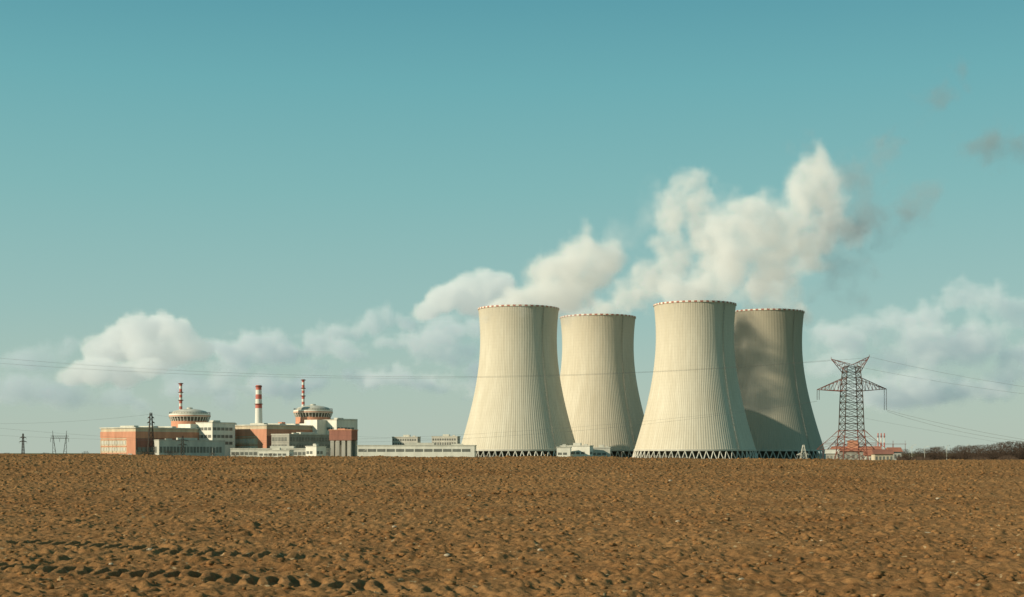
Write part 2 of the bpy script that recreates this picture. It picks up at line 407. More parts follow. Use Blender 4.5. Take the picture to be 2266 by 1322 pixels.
def reactor(px,D,ydrum,stackpx,ystack,label):
    e=thing('reactor_building',(X(px,D),D,G),label,'reactor building',YAW)
    top=Z(ydrum,D)-G
    r=23.0
    mb=MB(); mb.box(-25,31,-27,33,0,top-19); mb.box(14,34,-30,-10,0,top-15); mb.box(8,36,8,38,0,top-13)
    mb.obj('base_block',M['white'],e)
    mb=MB(); mb.lathe([(r-2.4,top-20),(r-2.4,top-11)],64); mb.obj('drum',M['orange'],e,True)
    mb=MB(); mb.lathe([(r-3.0,top-11),(r-3.0,top-6.4)],64); mb.obj('recess',M['fill'],e,True)
    mb=MB(); mb.lathe([(r-3.4,top-6.4),(r,top-6.2),(r,top-3),(r-.8,top-3)],64)
    for i in range(36):
        t=2*math.pi*i/36; mb.beam((math.cos(t)*(r-2.5),math.sin(t)*(r-2.5),top-11.5),(math.cos(t)*(r-.2),math.sin(t)*(r-.2),top-6.3),.55)
    mb.obj('gallery',M['white'],e,True)
    mb=MB(); mb.lathe([(r+.03,top-5.8),(r+.25,top-5.8),(r+.25,top-4.7),(r+.03,top-4.7)],64,closed=True); mb.obj('warning_band',M['orange'],e,True)
    mb=MB(); mb.lathe([(r-3,top-2.99),(r-3,top-1.6),(r-5,top+.2),(r-11,top+1.9),(6,top+2.8),(3.2,top+2.9),(3.2,top+4.3),(.3,top+4.8)],64); mb.obj('dome_roof',M['roof'],e,True)
    mb=MB()
    for i in range(44):
        t=2*math.pi*i/44; mb.beam((math.cos(t)*(r-.4),math.sin(t)*(r-.4),top-3),(math.cos(t)*(r-.4),math.sin(t)*(r-.4),top-1.0),.18)
    mb.lathe([(r-.3,top-1.1),(r-.3,top-.85),(r-.5,top-.85),(r-.5,top-1.1)],64,closed=True)
    mb.obj('railing',M['steel'],e)
    for a,b in ((.3,.38),(.5,.58),(.75,.82)):
        hh=top-19
        mb=MB(); face_windows(mb,'x',31.02,-22,6,hh*a,hh*b,7,4,.12); mb.obj('window',M['dark'],e)
        mb=MB(); face_windows(mb,'y',-27.02,-24,12,hh*a,hh*b,7,4,.12); mb.obj('window',M['dark'],e)
    dx=X(stackpx,D)-X(px,D)
    sx,sy=dx*math.cos(YAW),-dx*math.sin(YAW)
    hs=Z(ystack,D)-G
    mb=MB(); mb.lathe([(2.0,top-22),(1.75,top+6),(1.6,hs-4),(1.6,hs),(1.2,hs)],24)
    o=mb.obj('vent_stack',stripe_mat(hs,6.6,top+1.0),e,True,loc=(sx,sy,0))
    mb=MB()
    for zz in (hs-1.2,hs-11,hs-20): mb.lathe([(1.75,zz),(2.9,zz),(2.9,zz+.9),(1.75,zz+.9)],20,closed=True)
    mb.obj('platform',M['redsteel'],e,loc=(sx,sy,0))
    mb=MB(); mb.box(-28,-22,-30,-24,0,top-17); mb.box(-12,6,-33,-27.02,0,top-27); mb.obj('annex_block',M['orange'],e)
reactor(420,1610,911,400,848,'white and orange reactor building with striped vent stack')
reactor(693,1680,903,671,840,'round reactor building with orange drum and vent stack')
annex('auxiliary_building',470,1560,936,26,34,'white windowed auxiliary building beside reactor building',rows=((.42,.5),(.6,.68),(.8,.88)),pitch=6)
annex('auxiliary_building',745,1640,930,22,34,'white auxiliary block beside round reactor building',rows=((.75,.82),),pitch=6)
annex('service_building',640,1500,962,26,90,'grey stepped service building in front of turbine hall',wall='grey',rows=((.5,.62),(.75,.9)))
annex('service_building',352,1440,975,8,90,'low grey and white service wing of turbine hall',wall='lgrey',rows=((.4,.7),))
annex('warehouse',720,1400,994,96,22,'long low pale warehouse with flat roof',yaw=math.radians(-6),wall='lgrey',rows=((.5,.75),))
annex('workshop',700,1380,989,14,14,'small white flat-roofed workshop',yaw=YAW,wall='white',rows=((.5,.7),))
annex('warehouse',1050,1350,987,112,22,'long low white warehouse with ribbon windows',yaw=math.radians(-3),wall='white',rows=((.62,.80),),pitch=9)
annex('warehouse',640,1330,998,30,14,'low white shed at the field edge',yaw=math.radians(-8),wall='white',rows=((.55,.75),))
annex('office_building',924,1700,968,32,12,'flat-roofed office block with three window rows',cat='office building',yaw=math.radians(-14),wall='lgrey',rows=((.2,.32),(.42,.54),(.64,.76),(.84,.93)),pitch=3)
annex('office_building',1012,1700,967,32,12,'flat-roofed office block with window rows beside another',cat='office building',yaw=math.radians(-14),wall='lgrey',rows=((.2,.32),(.42,.54),(.64,.76),(.84,.93)),pitch=3)
annex('pump_house',1305,1260,988,27,12,'low white pump house between cooling towers',yaw=math.radians(-18),wall='white',rows=((.5,.66),))
annex('pump_house',1350,1275,992,17,12,'small white pump house with flat roof',yaw=math.radians(-8),wall='lgrey',rows=((.5,.66),))
annex('pump_house',1262,1250,991,12,10,'small white block at foot of cooling tower',yaw=math.radians(-8),wall='white',rows=((.5,.66),))
def bunker():
    D=1440; e=thing('coal_bunker',(X(760,D),D,G),'dark red box on thick concrete pillars','industrial building',math.radians(-20))
    a=Z(975,D)-G; b=Z(953,D)-G
    mb=MB(); mb.box(-12.5,12.5,-7,7,a,b); mb.obj('upper_box',M['brown'],e)
    mb=MB(); mb.box(-13,13,-7.5,7.5,b,b+.9); mb.box(-5,3,-3,3,b+.9,b+2); mb.obj('roof',M['orange'],e)
    for x in (-9.5,-3.2,3.2,9.5):
        for y in (-5,5):
            mb=MB(); mb.box(x-2,x+2,y-1.5,y+1.5,0,a-.01); mb.obj('pillar',M['grey'],e)
bunker()
def chimney():
    D=1640; e=thing('chimney',(X(572.5,D),D,G),'tall chimney with red and white striped top','chimney')
    h=Z(853,D)-G
    mb=MB(); mb.lathe([(4.9,0),(4.3,h*.5),(3.3,h-3),(3.3,h),(2.6,h)],32); mb.obj('shaft',stripe_mat(h,10.6,h-30),e,True)
    mb=MB(); mb.lathe([(3.4,h-2),(3.9,h-2),(3.9,h-1),(3.4,h-1)],32,closed=True); mb.lathe([(3.9,h-22),(5,h-22),(5,h-21.4),(3.9,h-21.4)],32,closed=True); mb.obj('platform',M['redsteel'],e)
chimney()
def subst():
    D=1000; e=thing('substation_building',(X(1895,D),D,G),'low red-roofed building behind a pylon','building',math.radians(-12))
    h=Z(999,D)-G; r=Z(988,D)-G
    mb=MB(); mb.box(-18,17,-6,6,0,h); mb.obj('wall',M['grey'],e)
    mb=MB()
    mb.v=[(-19,-7,h),(18,-7,h),(18,7,h),(-19,7,h),(-17,0,r),(16,0,r)]; mb.f=[(0,1,5,4),(2,3,4,5),(1,2,5),(3,0,4),(3,2,1,0)]
    mb.obj('roof',M['redroof'],e)
    mb=MB(); mb.box(-6,1,-3,3,r-2.5,Z(975,D)-G); mb.obj('roof_block',M['orange'],e)
    mb=MB(); face_windows(mb,'y',-6,-17,16,h*.45,h*.75,3.4,1.5,.1); mb.obj('window',M['glass'],e)
    for px in (1943,1950,1957):
        D=1060; hh=Z(959,D)-G
        c=thing('flue_stack',(X(px,D),D,G),'thin orange and white flue stack','chimney',group='thin flue stacks')
        mb=MB(); mb.lathe([(.5,0),(.4,hh),(.3,hh)],16); mb.obj('pipe',stripe_mat(hh,7,6),c,True)
        mb=MB(); mb.lathe([(.5,hh-2.4),(.9,hh-2.4),(.9,hh-2.1),(.5,hh-2.1)],16,closed=True); mb.obj('platform',M['steel'],c)
    def house(px,D,yt,w,d,label,wm,rm):
        e=thing('small_house',(X(px,D),D,G),label,'house',math.radians(random.uniform(-25,10)))
        h=Z(yt,D)-G
        mb=MB(); mb.box(-w,w,-d,d,0,h-2.5); mb.obj('wall',M[wm],e)
        mb=MB(); W=w+.8; Q=d+.8; mb.v=[(-W,-Q,h-2.5),(W,-Q,h-2.5),(W,Q,h-2.5),(-W,Q,h-2.5),(-W,0,h+.5),(W,0,h+.5)]; mb.f=[(0,1,5,4),(2,3,4,5),(1,2,5),(3,0,4),(3,2,1,0)]; mb.obj('roof',M[rm],e)
        mb=MB(); face_windows(mb,'y',-d,-w+.6,w-.5,(h-2.5)*.5,(h-2.5)*.8,2.4,1.2,.1); mb.obj('window',M['glass'],e)
    house(1978,950,992,4,4,'small orange-roofed house beside bare trees','lgrey','redroof')
    house(1952,930,997,6,4,'low shed with brown roof by the switchyard','beige','brown')
    house(1926,940,1000,3.5,3,'small pale hut with red roof','lgrey','redroof')
    house(1842,960,996,4,3.5,'small grey hut near cooling tower','grey','roof')
subst()

# ---------------- pylons ----------------
def lattice(mb,levels,tl,tb):
    def cor(l): z,a,b=l; return [(-a,-b,z),(a,-b,z),(a,b,z),(-a,b,z)]
    for l1,l2 in zip(levels,levels[1:]):
        c1,c2=cor(l1),cor(l2)
        for i in range(4):
            j=(i+1)%4
            mb.beam(c1[i],c2[i],tl); mb.beam(c1[i],c2[j],tb); mb.beam(c1[j],c2[i],tb); mb.beam(c2[i],c2[j],tb)
def arm(mb,x0,x1,hy,zt,zb,ztip,n,tl,tb):
    prev=None
    for i in range(n+1):
        t=i/n; x=x0+(x1-x0)*t; y=hy*(1-t)+.15*t; a=zt+(ztip-zt)*t; b=zb+(ztip-zb)*t
        cur=((x,-y,a),(x,y,a),(x,-y,b),(x,y,b))
        if prev:
            for k in range(4): mb.beam(prev[k],cur[k],tl)
            mb.beam(prev[0],cur[2],tb); mb.beam(prev[1],cur[3],tb); mb.beam(cur[0],cur[2],tb); mb.beam(cur[0],cur[1],tb); mb.beam(prev[2],cur[3],tb)
        prev=cur
def big_pylon():
    D=600; k=D/F; cx=X(1884,D); g=gz(cx,D)
    e=thing('power_pylon',(cx,D,g),'red and dark steel lattice pylon with one long crossarm','pylon',math.radians(6))
    z=lambda py: Z(py,D)-g
    mb=MB()
    lv=[(0,6.0,6.0)]
    for py,w in ((1003,26),(985,24.5),(968,23),(953,21.5)): lv.append((z(py),w*k,w*k))
    lattice(mb,lv,.33,.18)
    mb.obj('lower_lattice',M['redsteel'],e)
    mb=MB(); lv=[(z(953)+.01,21.5*k,21.5*k)]
    for py,w in ((938,21),(922,20.5),(906,20),(891,19.5),(877,19),(865,18.5),(850,18),(836,16.5),(824,15.5),(812,14.5)):
        lv.append((z(py),w*k,w*k))
    lattice(mb,lv,.33,.18)
    mb.obj('upper_lattice',M['steel'],e)
    mb=MB()
    for s in (-1,1):
        for q in (-1,1):
            for t0,t1 in ((0,.33),(.33,.66),(.66,1)):
                p0=(s*(21+46*t0)*k,q*(4+3*t0),z(952+43*t0)); p1=(s*(21+46*t1)*k,q*(4+3*t1),z(952+43*t1))
                mb.beam(p0,p1,.24); mb.beam((s*23*k,q*4.2,z(952+43*t1)),p1,.14); mb.beam((s*23*k,q*4.2,z(952+43*t0)),p1,.12)
    mb.obj('side_brace',M['redsteel'],e)
    for s,tip,ty in ((-1,-78,863),(1,80,861)):
        mb=MB(); arm(mb,s*18*k,tip*k,18*k,z(838),z(866),z(ty),7,.25,.14)
        mb.obj('crossarm',M['redsteel'],e)
        for off in (0,.9):
            m2=MB(); L=4.2 if s<0 else 9.0
            for i in range(int(L/.35)): m2.lathe([(.06,-i*.35),(.2,-i*.35-.12),(.06,-i*.35-.3)],8)
            m2.obj('insulator_string',M['insul'],e,True,loc=(tip*k-s*off,0,z(ty)-.1))
    mb=MB()
    for s,tip,ty in ((-1,-46,795),(1,41,789)):
        for q in (-1,1):
            base_lo=(s*14.5*k,q*14.5*k,z(826)); base_hi=(s*6*k,q*8*k,z(806)); tp=(tip*k,0,z(ty))
            mb.beam(base_lo,tp,.25); mb.beam(base_hi,tp,.2)
            for t in (.25,.5,.75):
                a=Vector(base_lo).lerp(Vector(tp),t); b=Vector(base_hi).lerp(Vector(tp),t); c=Vector(base_hi).lerp(Vector(tp),max(0,t-.25))
                mb.beam(a,b,.13); mb.beam(a,c,.13)
        mb.beam((tip*k,0,z(ty)),(tip*k,0,z(ty-4)),.16)
    for q in (-1,1): mb.beam((-14.5*k,q*14.5*k,z(812)),(6*k,q*8*k,z(806)),.12); mb.beam((14.5*k,q*14.5*k,z(812)),(-6*k,q*8*k,z(806)),.12)
    mb.obj('earth_wire_horn',M['redsteel'],e)
    return e
big_pylon()
def mast(px,D,ytop,wb,wt,arms,label,tl=.28,tb=.16,name='power_pylon',mat='steel',n=9):
    g=gz(X(px,D),D); h=Z(ytop,D)-g
    e=thing(name,(X(px,D),D,g),label,'pylon',math.radians(random.uniform(-10,25)))
    mb=MB(); lv=[(h*i/n,wb+(wt-wb)*(i/n)**.8,wb+(wt-wb)*(i/n)**.8) for i in range(n+1)]
    lattice(mb,lv,tl,tb); mb.obj('lattice_body',M[mat],e)
    for f,l in arms:
        for s in (-1,1):
            mb=MB(); w=wb+(wt-wb)*f; arm(mb,s*w,s*l,w,h*f+1.1,h*f-.2,h*f,3,tl*.8,tb); mb.obj('crossarm',M[mat],e)
            m2=MB()
            for i in range(5): m2.lathe([(.06,-i*.35),(.2,-i*.35-.12),(.06,-i*.35-.3)],6)
            m2.obj('insulator_string',M['insul'],e,loc=(s*l,0,h*f-.1))
    return e
mast(334,1250,914,3.6,.8,[(.80,3.2),(.9,2.6)],'dark narrow steel lattice mast before turbine hall',.4,.22,n=11)
mast(51,1500,960,1.6,.5,[(.85,3.4),(.7,4.0)],'small distant lattice pylon',.32,.2)
mast(404,1300,965,1.9,.6,[(.82,5.5),(.65,4.2)],'small lattice pylon by the turbine hall',.3,.2)
mast(1778,820,985,3.0,.4,[(.55,4.0)],'small pale lattice mast beside cooling tower',.2,.12,mat='lgrey',n=6)
def portal(px,D,ytop,half,label):
    g=gz(X(px,D),D); h=Z(ytop,D)-g
    e=thing('power_pylon',(X(px,D),D,g),label,'pylon',math.radians(10))
    mb=MB()
    for s in (-1,1):
        mb.beam((s*half*.25,0,0),(s*half*.75,0,h*.93),.4); mb.beam((s*half*.8,0,0),(s*half*.75,0,h*.93),.3)
        for i in range(5):
            t=i/5; mb.beam((s*half*(.25+.5*t),0,h*.93*t),(s*half*.78,0,h*.93*(t+.18)),.2); mb.beam((s*half*(.25+.5*t),0,h*.93*t),(s*half*.8,0,h*.93*t),.2)
        mb.beam((s*half*.75,0,h*.9),(s*half*.78,0,h*1.05),.3)
    mb.obj('lattice_body',M['steel'],e)
    mb=MB()
    for i in range(10):
        x0=-half+2*half*i/10;x1=x0+half/5
        mb.beam((x0,0,h*.80),(x1,0,h*.80),.3); mb.beam((x0,0,h*.88),(x1,0,h*.88),.3); mb.beam((x0,0,h*.80),(x1,0,h*.88),.2)
    mb.obj('crossarm',M['steel'],e)
    for x in (-half,0,half):
        m2=MB()
        for i in range(7): m2.lathe([(.06,-i*.4),(.28,-i*.4-.14),(.06,-i*.4-.34)],6)
        m2.obj('insulator_string',M['insul'],e,loc=(x,0,h*.8-.1))
portal(132,1150,957,7.0,'portal-shaped steel pylon with wide crossbeam')
for i,(px,D) in enumerate(((1835,1050),(1862,1060),(1925,1055),(1962,1050),(1990,1080))):
    g=gz(X(px,D),D); h=Z(983,D)-g
    e=thing('substation_gantry',(X(px,D),D,g),'steel gantry of a switchyard','gantry',group='switchyard gantries')
    mb=MB(); mb.beam((-4.5,0,0),(-4.5,0,h),.3); mb.beam((4.5,0,0),(4.5,0,h),.3); mb.obj('post',M['redsteel'],e)
    mb=MB(); mb.beam((-5.5,0,h),(5.5,0,h),.3); mb.beam((-4.5,0,h),(-4.5,0,h+2.5),.15); mb.beam((4.5,0,h),(4.5,0,h+2.5),.15); mb.obj('crossbeam',M['redsteel'],e)

def wire(pts,r,label='thin overhead power cable',ext=(0,0)):
    P=[(X(a,d),d,Z(b,d)) for a,b,d in pts]
    xs=[p[0] for p in P]; co=np.polyfit(xs,[p[2] for p in P],len(P)-1); cy=np.polyfit(xs,[p[1] for p in P],1)
    x0,x1=min(xs)-ext[0],max(xs)+ext[1]
    mb=MB(); n=60; pr=None
    for i in range(n+1):
        x=x0+(x1-x0)*i/n; c=(x,float(np.polyval(cy,x)),float(np.polyval(co,x)))
        if pr: mb.beam(pr,c,r*2/1.3,sides=4)
        pr=c
    o=mb.obj('power_cable',M['wire'])
    o['label']=label; o['category']='cable'; o['group']='overhead power cables'
R=.045
wire([(0,793,600),(1000,834,600),(1838,797,600)],R,ext=(40,0))
wire([(0,804,612),(1000,838,612),(1925,791,600)],R,ext=(40,0))
wire([(0,948,600),(1000,972,600),(1808,888,600)],R*.8,ext=(40,0))
wire([(0,964,600),(900,968,600),(1808,889,600)],R*.7,ext=(40,0))
wire([(0,938,1250),(200,930,1250),(334,917,1250)],.07,ext=(60,0))
wire([(334,917,1250),(700,960,1300),(1040,972,1340)],.05)
wire([(1925,790,600),(2100,828,590),(2266,856,580)],R,ext=(0,40))
wire([(1900,812,600),(2090,847,590),(2266,872,580)],R,ext=(0,40))
wire([(1963,908,600),(2120,946,585),(2266,973,570)],R*1.3,ext=(0,40))
wire([(1963,911,612),(2110,952,597),(2266,978,582)],R*1.3,ext=(0,40))
wire([(1884,920,600),(2070,955,600),(2266,988,600)],R*.7,ext=(0,40))

# ---------------- bare trees ----------------
def tree_proto(seed,H,label):
    rd=random.Random(seed)
    tr=MB(); cr=MB()
    def br(p,d,L,w,lev):
        q=p+d*L
        (tr if lev<3 else cr).beam(p,q,w,w*.65,3 if lev>1 else 5)
        if lev>=6 or L<.25: return
        n=3 if lev<4 else 2
        for i in range(n+(lev==0)):
            a=Vector((rd.uniform(-1,1),rd.uniform(-1,1),rd.uniform(-.15,.9))).normalized()
            nd=(d*.75+a*.75).normalized()
            br(p+d*L*rd.uniform(.55,1),nd,L*rd.uniform(.6,.85),w*.62,lev+1)
    e=thing('bare_tree',(0,0,0),label,'tree',group='bare trees along the far field edge')
    br(Vector((0,0,-.3)),Vector((rd.uniform(-.1,.1),0,1)).normalized(),H*.27,H*.035,0)
    for i in range(420):
        a=rd.uniform(0,6.283); rr=H*.34*math.sqrt(rd.random()); zz=H*rd.uniform(.22,.98); rr*=math.sqrt(max(.05,1-((zz/H-.55)/.5)**2))
        p=Vector((rr*math.cos(a),rr*math.sin(a),zz)); d=Vector((rd.uniform(-1,1),rd.uniform(-1,1),rd.uniform(0,1.4))).normalized()
        cr.beam(p,p+d*H*.07,H*.0085,H*.004,3)
    tr.obj('trunk',M['bark'],e); cr.obj('crown',M['twig'],e)
    return e
protos=[tree_proto(s,12,'leafless brown tree at the edge of the field') for s in (1,5,9,14)]
used=[0]*4
def put_tree(px,D,ytop):
    x=X(px,D); g=gz(x,D); h=Z(ytop,D)-g; k=random.randrange(4); s=h/12
    sc=(s*random.uniform(.9,1.5),s*random.uniform(.9,1.3),s); ro=random.uniform(0,6.28)
    if used[k]==0:
        e=protos[k]; e.location=(x,D,g); e.scale=sc; e.rotation_euler=(0,0,ro); used[k]=1
    else: copy_thing(protos[k],(x,D,g),ro,sc)
px=2000
while px<2300:
    t=(px-2000)/266
    for row in range(2):
        D=random.uniform(820,1150); put_tree(px+random.uniform(-6,6),D,1001-12*t-random.uniform(-6,14)*(.5+t*.6))
    px+=random.uniform(6,11)
for px,yt in ((2180,984),(2214,980),(2238,977),(2262,979),(2120,989)): put_tree(px,900,yt)
for px,yt in ((320,1000),(372,998),(385,1000),(520,1001),(100,1002),(190,999),(15,1002),(600,1003),(470,1002),(1000,1009),(1380,1011),(1396,1012)): put_tree(px,900,yt)
def brush():
    mb=MB(); rd=random.Random(3)
    for i in range(26000):
        if rd.random()<.62: px=rd.uniform(1985,2400)
        else: px=rd.choice([rd.uniform(-100,760),rd.uniform(-100,2300)])
        D=rd.uniform(520,760) if px<1985 else rd.uniform(700,900)
        x=X(px,D); g=gz(x,D)
        hh=rd.uniform(.5,2.2)*(1 if px<1985 else 2.2)*(.4+.6*abs(math.sin(px*.05)*math.sin(px*.013+1)))
        if px>=1985: hh+=1.8
        z0=rd.uniform(0,.6)*hh
        mb.beam((x,D,g+z0),(x+rd.uniform(-.8,.8),D+rd.uniform(-.5,.5),g+hh),.15,.05,3)
    o=mb.obj('brushwood',M['twig']); o['kind']='stuff'; o['label']='brown leafless brushwood along the field edge'; o['category']='bushes'
brush()
def lamps():
    pr=thing('lamp_post',(0,0,0),'slim pole lamp standing behind the field edge','street lamp',group='pole lamps near the plant')
    mb=MB(); mb.beam((0,0,0),(0,0,10),.22,.12,6); mb.beam((0,0,10),(1.4,0,10.4),.12); mb.obj('pole',M['lgrey'],pr)
    mb=MB(); mb.box(1.2,2.3,-.18,.18,10.3,10.5); mb.obj('lamp_head',M['white'],pr)
    L=[(2018,985),(2046,988),(2095,986),(2140,984),(2012,990),(2070,990),(1420,1000),(1375,1000),(805,996),(470,990),(550,992)]
    for i,(px,yt) in enumerate(L):
        D=980; x=X(px,D); g=gz(x,D); s=(Z(yt,D)-g)/10.4
        if i==0: pr.location=(x,D,g); pr.scale=(s,s,s)
        else: copy_thing(pr,(x,D,g),random.uniform(-1,1),(s,s,s))
lamps()

# ---------------- volumes: steam and clouds ----------------
def vol_mat(name,dens,col,emit,g=0.0,absorb=0.0):
    m,nt,out=newmat(name)
    at=N(nt,'ShaderNodeAttribute'); at.attribute_name='density'
    d=mth(nt,'MULTIPLY',at.outputs['Fac'],dens)
    sc=N(nt,'ShaderNodeVolumeScatter'); sc.inputs['Color'].default_value=(*col,1); sc.inputs['Anisotropy'].default_value=g
    nt.links.new(d,sc.inputs['Density'])
    em=N(nt,'ShaderNodeEmission'); em.inputs[0].default_value=(*emit,1); nt.links.new(d,em.inputs[1])  # added glow in the vapour, stands in for multiply scattered light
    ad=N(nt,'ShaderNodeAddShader'); nt.links.new(sc.outputs[0],ad.inputs[0]); nt.links.new(em.outputs[0],ad.inputs[1])
    last=ad
    if absorb>0:
        ab=N(nt,'ShaderNodeVolumeAbsorption'); ab.inputs['Color'].default_value=(0,0,0,1); nt.links.new(mth(nt,'MULTIPLY',d,absorb),ab.inputs['Density'])
        a2=N(nt,'ShaderNodeAddShader'); nt.links.new(ad.outputs[0],a2.inputs[0]); nt.links.new(ab.outputs[0],a2.inputs[1]); last=a2
    nt.links.new(last.outputs[0],out.inputs['Volume'])
    return m
def volume(name,blobs,mat,voxel,label,cat,warp,wscale,amp,nscale,edge=.25,group=None,seed=0.0,detail=6,bias=0.0):
    xs=np.array(blobs); o0=xs[:,:3].mean(0)
    mn=(xs[:,:3]-xs[:,3:]*1.3).min(0)-o0-warp*.6; mx=(xs[:,:3]+xs[:,3:]*1.3).max(0)-o0+warp*.6
    ng=bpy.data.node_groups.new(name,'GeometryNodeTree')
    ng.interface.new_socket(name='Geometry',in_out='INPUT',socket_type='NodeSocketGeometry')
    ng.interface.new_socket(name='Geometry',in_out='OUTPUT',socket_type='NodeSocketGeometry')
    nd=ng.nodes; lk=ng.links
    out=nd.new('NodeGroupOutput'); pos=nd.new('GeometryNodeInputPosition')
    def vm(op,a,b):
        n=nd.new('ShaderNodeVectorMath'); n.operation=op
        for i,v in enumerate((a,b)):
            if isinstance(v,tuple): n.inputs[i].default_value=v
            elif v is not None: lk.new(v,n.inputs[i])
        return n
    def mt(op,a,b=None,c=None,clamp=False):
        n=nd.new('ShaderNodeMath'); n.operation=op; n.use_clamp=clamp
        for i,v in enumerate((a,b,c)):
            if v is None: continue
            if isinstance(v,(int,float)): n.inputs[i].default_value=v
            else: lk.new(v,n.inputs[i])
        return n.outputs[0]
    p0=vm('ADD',pos.outputs[0],(seed*913.7,seed*311.1,0.0)).outputs[0]
    def noise(sc,det,ro):
        n=nd.new('ShaderNodeTexNoise'); n.inputs['Scale'].default_value=sc; n.inputs['Detail'].default_value=det; n.inputs['Roughness'].default_value=ro
        lk.new(p0,n.inputs['Vector']); return n
    nw=noise(wscale,4,.55)
    w=vm('SUBTRACT',nw.outputs['Color'],(.5,.5,.5)); w=vm('MULTIPLY',w.outputs[0],(warp*2,)*3)
    p=vm('ADD',pos.outputs[0],w.outputs[0]).outputs[0]
    cur=None
    for b in blobs:
        c=tuple(float(b[i]-o0[i]) for i in range(3))
        q=vm('SUBTRACT',p,c); q=vm('DIVIDE',q.outputs[0],(float(b[3]),float(b[4]),float(b[5]))); l=vm('LENGTH',q.outputs[0],None)
        f=mt('SUBTRACT',1.0,l.outputs['Value'])
        if cur is None: cur=f
        else: cur=mt('SMOOTH_MAX',cur,f,.25)
    cur=mt('MINIMUM',cur,.62)
    n1=noise(nscale,detail,.62)
    vo=nd.new('ShaderNodeTexVoronoi'); vo.feature='SMOOTH_F1'; vo.inputs['Scale'].default_value=nscale*1.5
    vo.inputs['Smoothness'].default_value=.5; vo.inputs['Detail'].default_value=1.0
    pv=vm('ADD',p0,w.outputs[0]); lk.new(pv.outputs[0],vo.inputs['Vector'])
    nz=mt('MULTIPLY',mt('SUBTRACT',n1.outputs[0],.52),amp*2.4)
    bl=mt('MULTIPLY',mt('SUBTRACT',.42,vo.outputs['Distance']),amp*.7)
    fld=mt('ADD',mt('ADD',mt('ADD',cur,bias),nz),bl)
    mr=nd.new('ShaderNodeMapRange'); mr.interpolation_type='SMOOTHSTEP'; mr.inputs['From Min'].default_value=0.0; mr.inputs['From Max'].default_value=edge
    lk.new(fld,mr.inputs['Value'])
    cube=nd.new('GeometryNodeVolumeCube')
    lk.new(mr.outputs[0],cube.inputs['Density'])
    cube.inputs['Min'].default_value=tuple(map(float,mn)); cube.inputs['Max'].default_value=tuple(map(float,mx))
    for a,i in (('X',0),('Y',1),('Z',2)): cube.inputs['Resolution '+a].default_value=max(8,int((mx[i]-mn[i])/voxel))
    sm=nd.new('GeometryNodeSetMaterial'); sm.inputs['Material'].default_value=mat
    lk.new(cube.outputs[0],sm.inputs[0]); lk.new(sm.outputs[0],out.inputs[0])
    me=bpy.data.volumes.new(name); me.materials.append(mat)
    o=bpy.data.objects.new(name,me); COL.objects.link(o); o.location=tuple(map(float,o0))
    md=o.modifiers.new('Volume','NODES'); md.node_group=ng
    o['label']=label; o['category']=cat
    if group: o['group']=group
    return o
def B(lst,D,flat=1.0,dj=10,dep=1.0,x0=None,drift=0.0):
    r=[]
    for t in lst:
        px,py,rad_=t[0],t[1],t[2]; fl=t[3] if len(t)>3 else flat
        d=D+(t[4] if len(t)>4 else random.uniform(-dj,dj))
        if x0 is not None: d+=drift*max(0,X(px,D)-x0)
        k=d/F
        r.append((X(px,d),d,Z(py,d),rad_*k*fl,rad_*k*dep*max(1,fl*.8),rad_*k))
    return r
ST=vol_mat('steam_volume',.06,(.99,.96,.87),(.275,.265,.185),-.18)
ST2=vol_mat('thin_steam_volume',.020,(.65,.66,.60),(.08,.10,.085),0,.42)
g='steam plumes rising from cooling towers'
volume('steam_plume',B([(1105,694,40,1.3,0),(1150,692,50,1.3,0),(1195,696,42,1.2,0),(1160,662,44,1.5),(1205,640,52),(1215,605,50),(1255,600,58),(1290,565,56),(1335,570,48),(1300,545,40),(1270,650,50,1.4),(1310,610,48),(1220,672,50,1.4)],1445,dep=2.0,x0=X(1147,1445),drift=.8),ST,3.0,'white steam drifting from a cooling tower rim','steam',30,1/42,.7,1/26,.75,g,1,bias=.11)
volume('steam_plume',B([(1290,709,38,1.3,0),(1340,709,45,1.3,0),(1370,710,32,1.2,0),(1345,678,40,1.3),(1385,655,50),(1425,630,56),(1470,605,60),(1510,580,62),(1480,540,56),(1490,480,62),(1495,435,58),(1530,425,60),(1550,480,56),(1560,530,62),(1590,570,58),(1590,500,50)],1600,dep=.8),ST,3.2,'white steam curling up among the cooling towers','steam',34,1/45,.75,1/28,.85,g,2,bias=.13)
volume('steam_plume',B([(1490,686,42,1.3,0),(1540,684,50,1.3,0),(1588,688,42,1.2,0),(1510,645,56,1.3),(1560,625,66,1.2),(1620,600,70),(1600,560,66),(1650,545,72),(1630,480,60),(1665,460,60),(1690,500,70),(1740,520,70),(1770,470,66),(1785,410,60),(1797,360,48),(1720,570,70),(1780,545,62),(1700,620,56),(1830,430,50)],1430,x0=X(1540,1430),drift=.5),ST,3.2,'thick white steam rising from a bright cooling tower','steam',34,1/45,.75,1/28,.8,g,3,bias=.13)
volume('steam_plume',B([(1660,702,38,1.2,0),(1700,700,42,1.2,0),(1742,703,38,1.1,0),(1690,665,52,1.2),(1735,655,50),(1720,615,64),(1760,590,62),(1795,560,60),(1825,510,60),(1845,455,56),(1835,400,48),(1880,500,42,1.4)],1600),ST,3.2,'white steam rising from the shaded cooling tower','steam',36,1/45,.75,1/28,.95,g,4,bias=.08)
volume('steam_wisp',B([(1830,420,70),(1880,390,70),(1930,370,62),(1970,345,46),(1920,420,58),(1860,500,72,1.3),(1930,500,56,1.7),(1985,490,50,1.6),(2035,465,46),(2030,490,34),(1830,550,70),(1870,595,58),(1905,590,46),(1890,640,44),(1850,620,50),(1820,360,50),(1810,460,60),(1800,320,34)],1560,dep=.9),ST2,3.4,'thin grey steam wisps dissolving in the sky','steam',55,1/44,1.0,1/30,1.1,None,5,bias=.28)
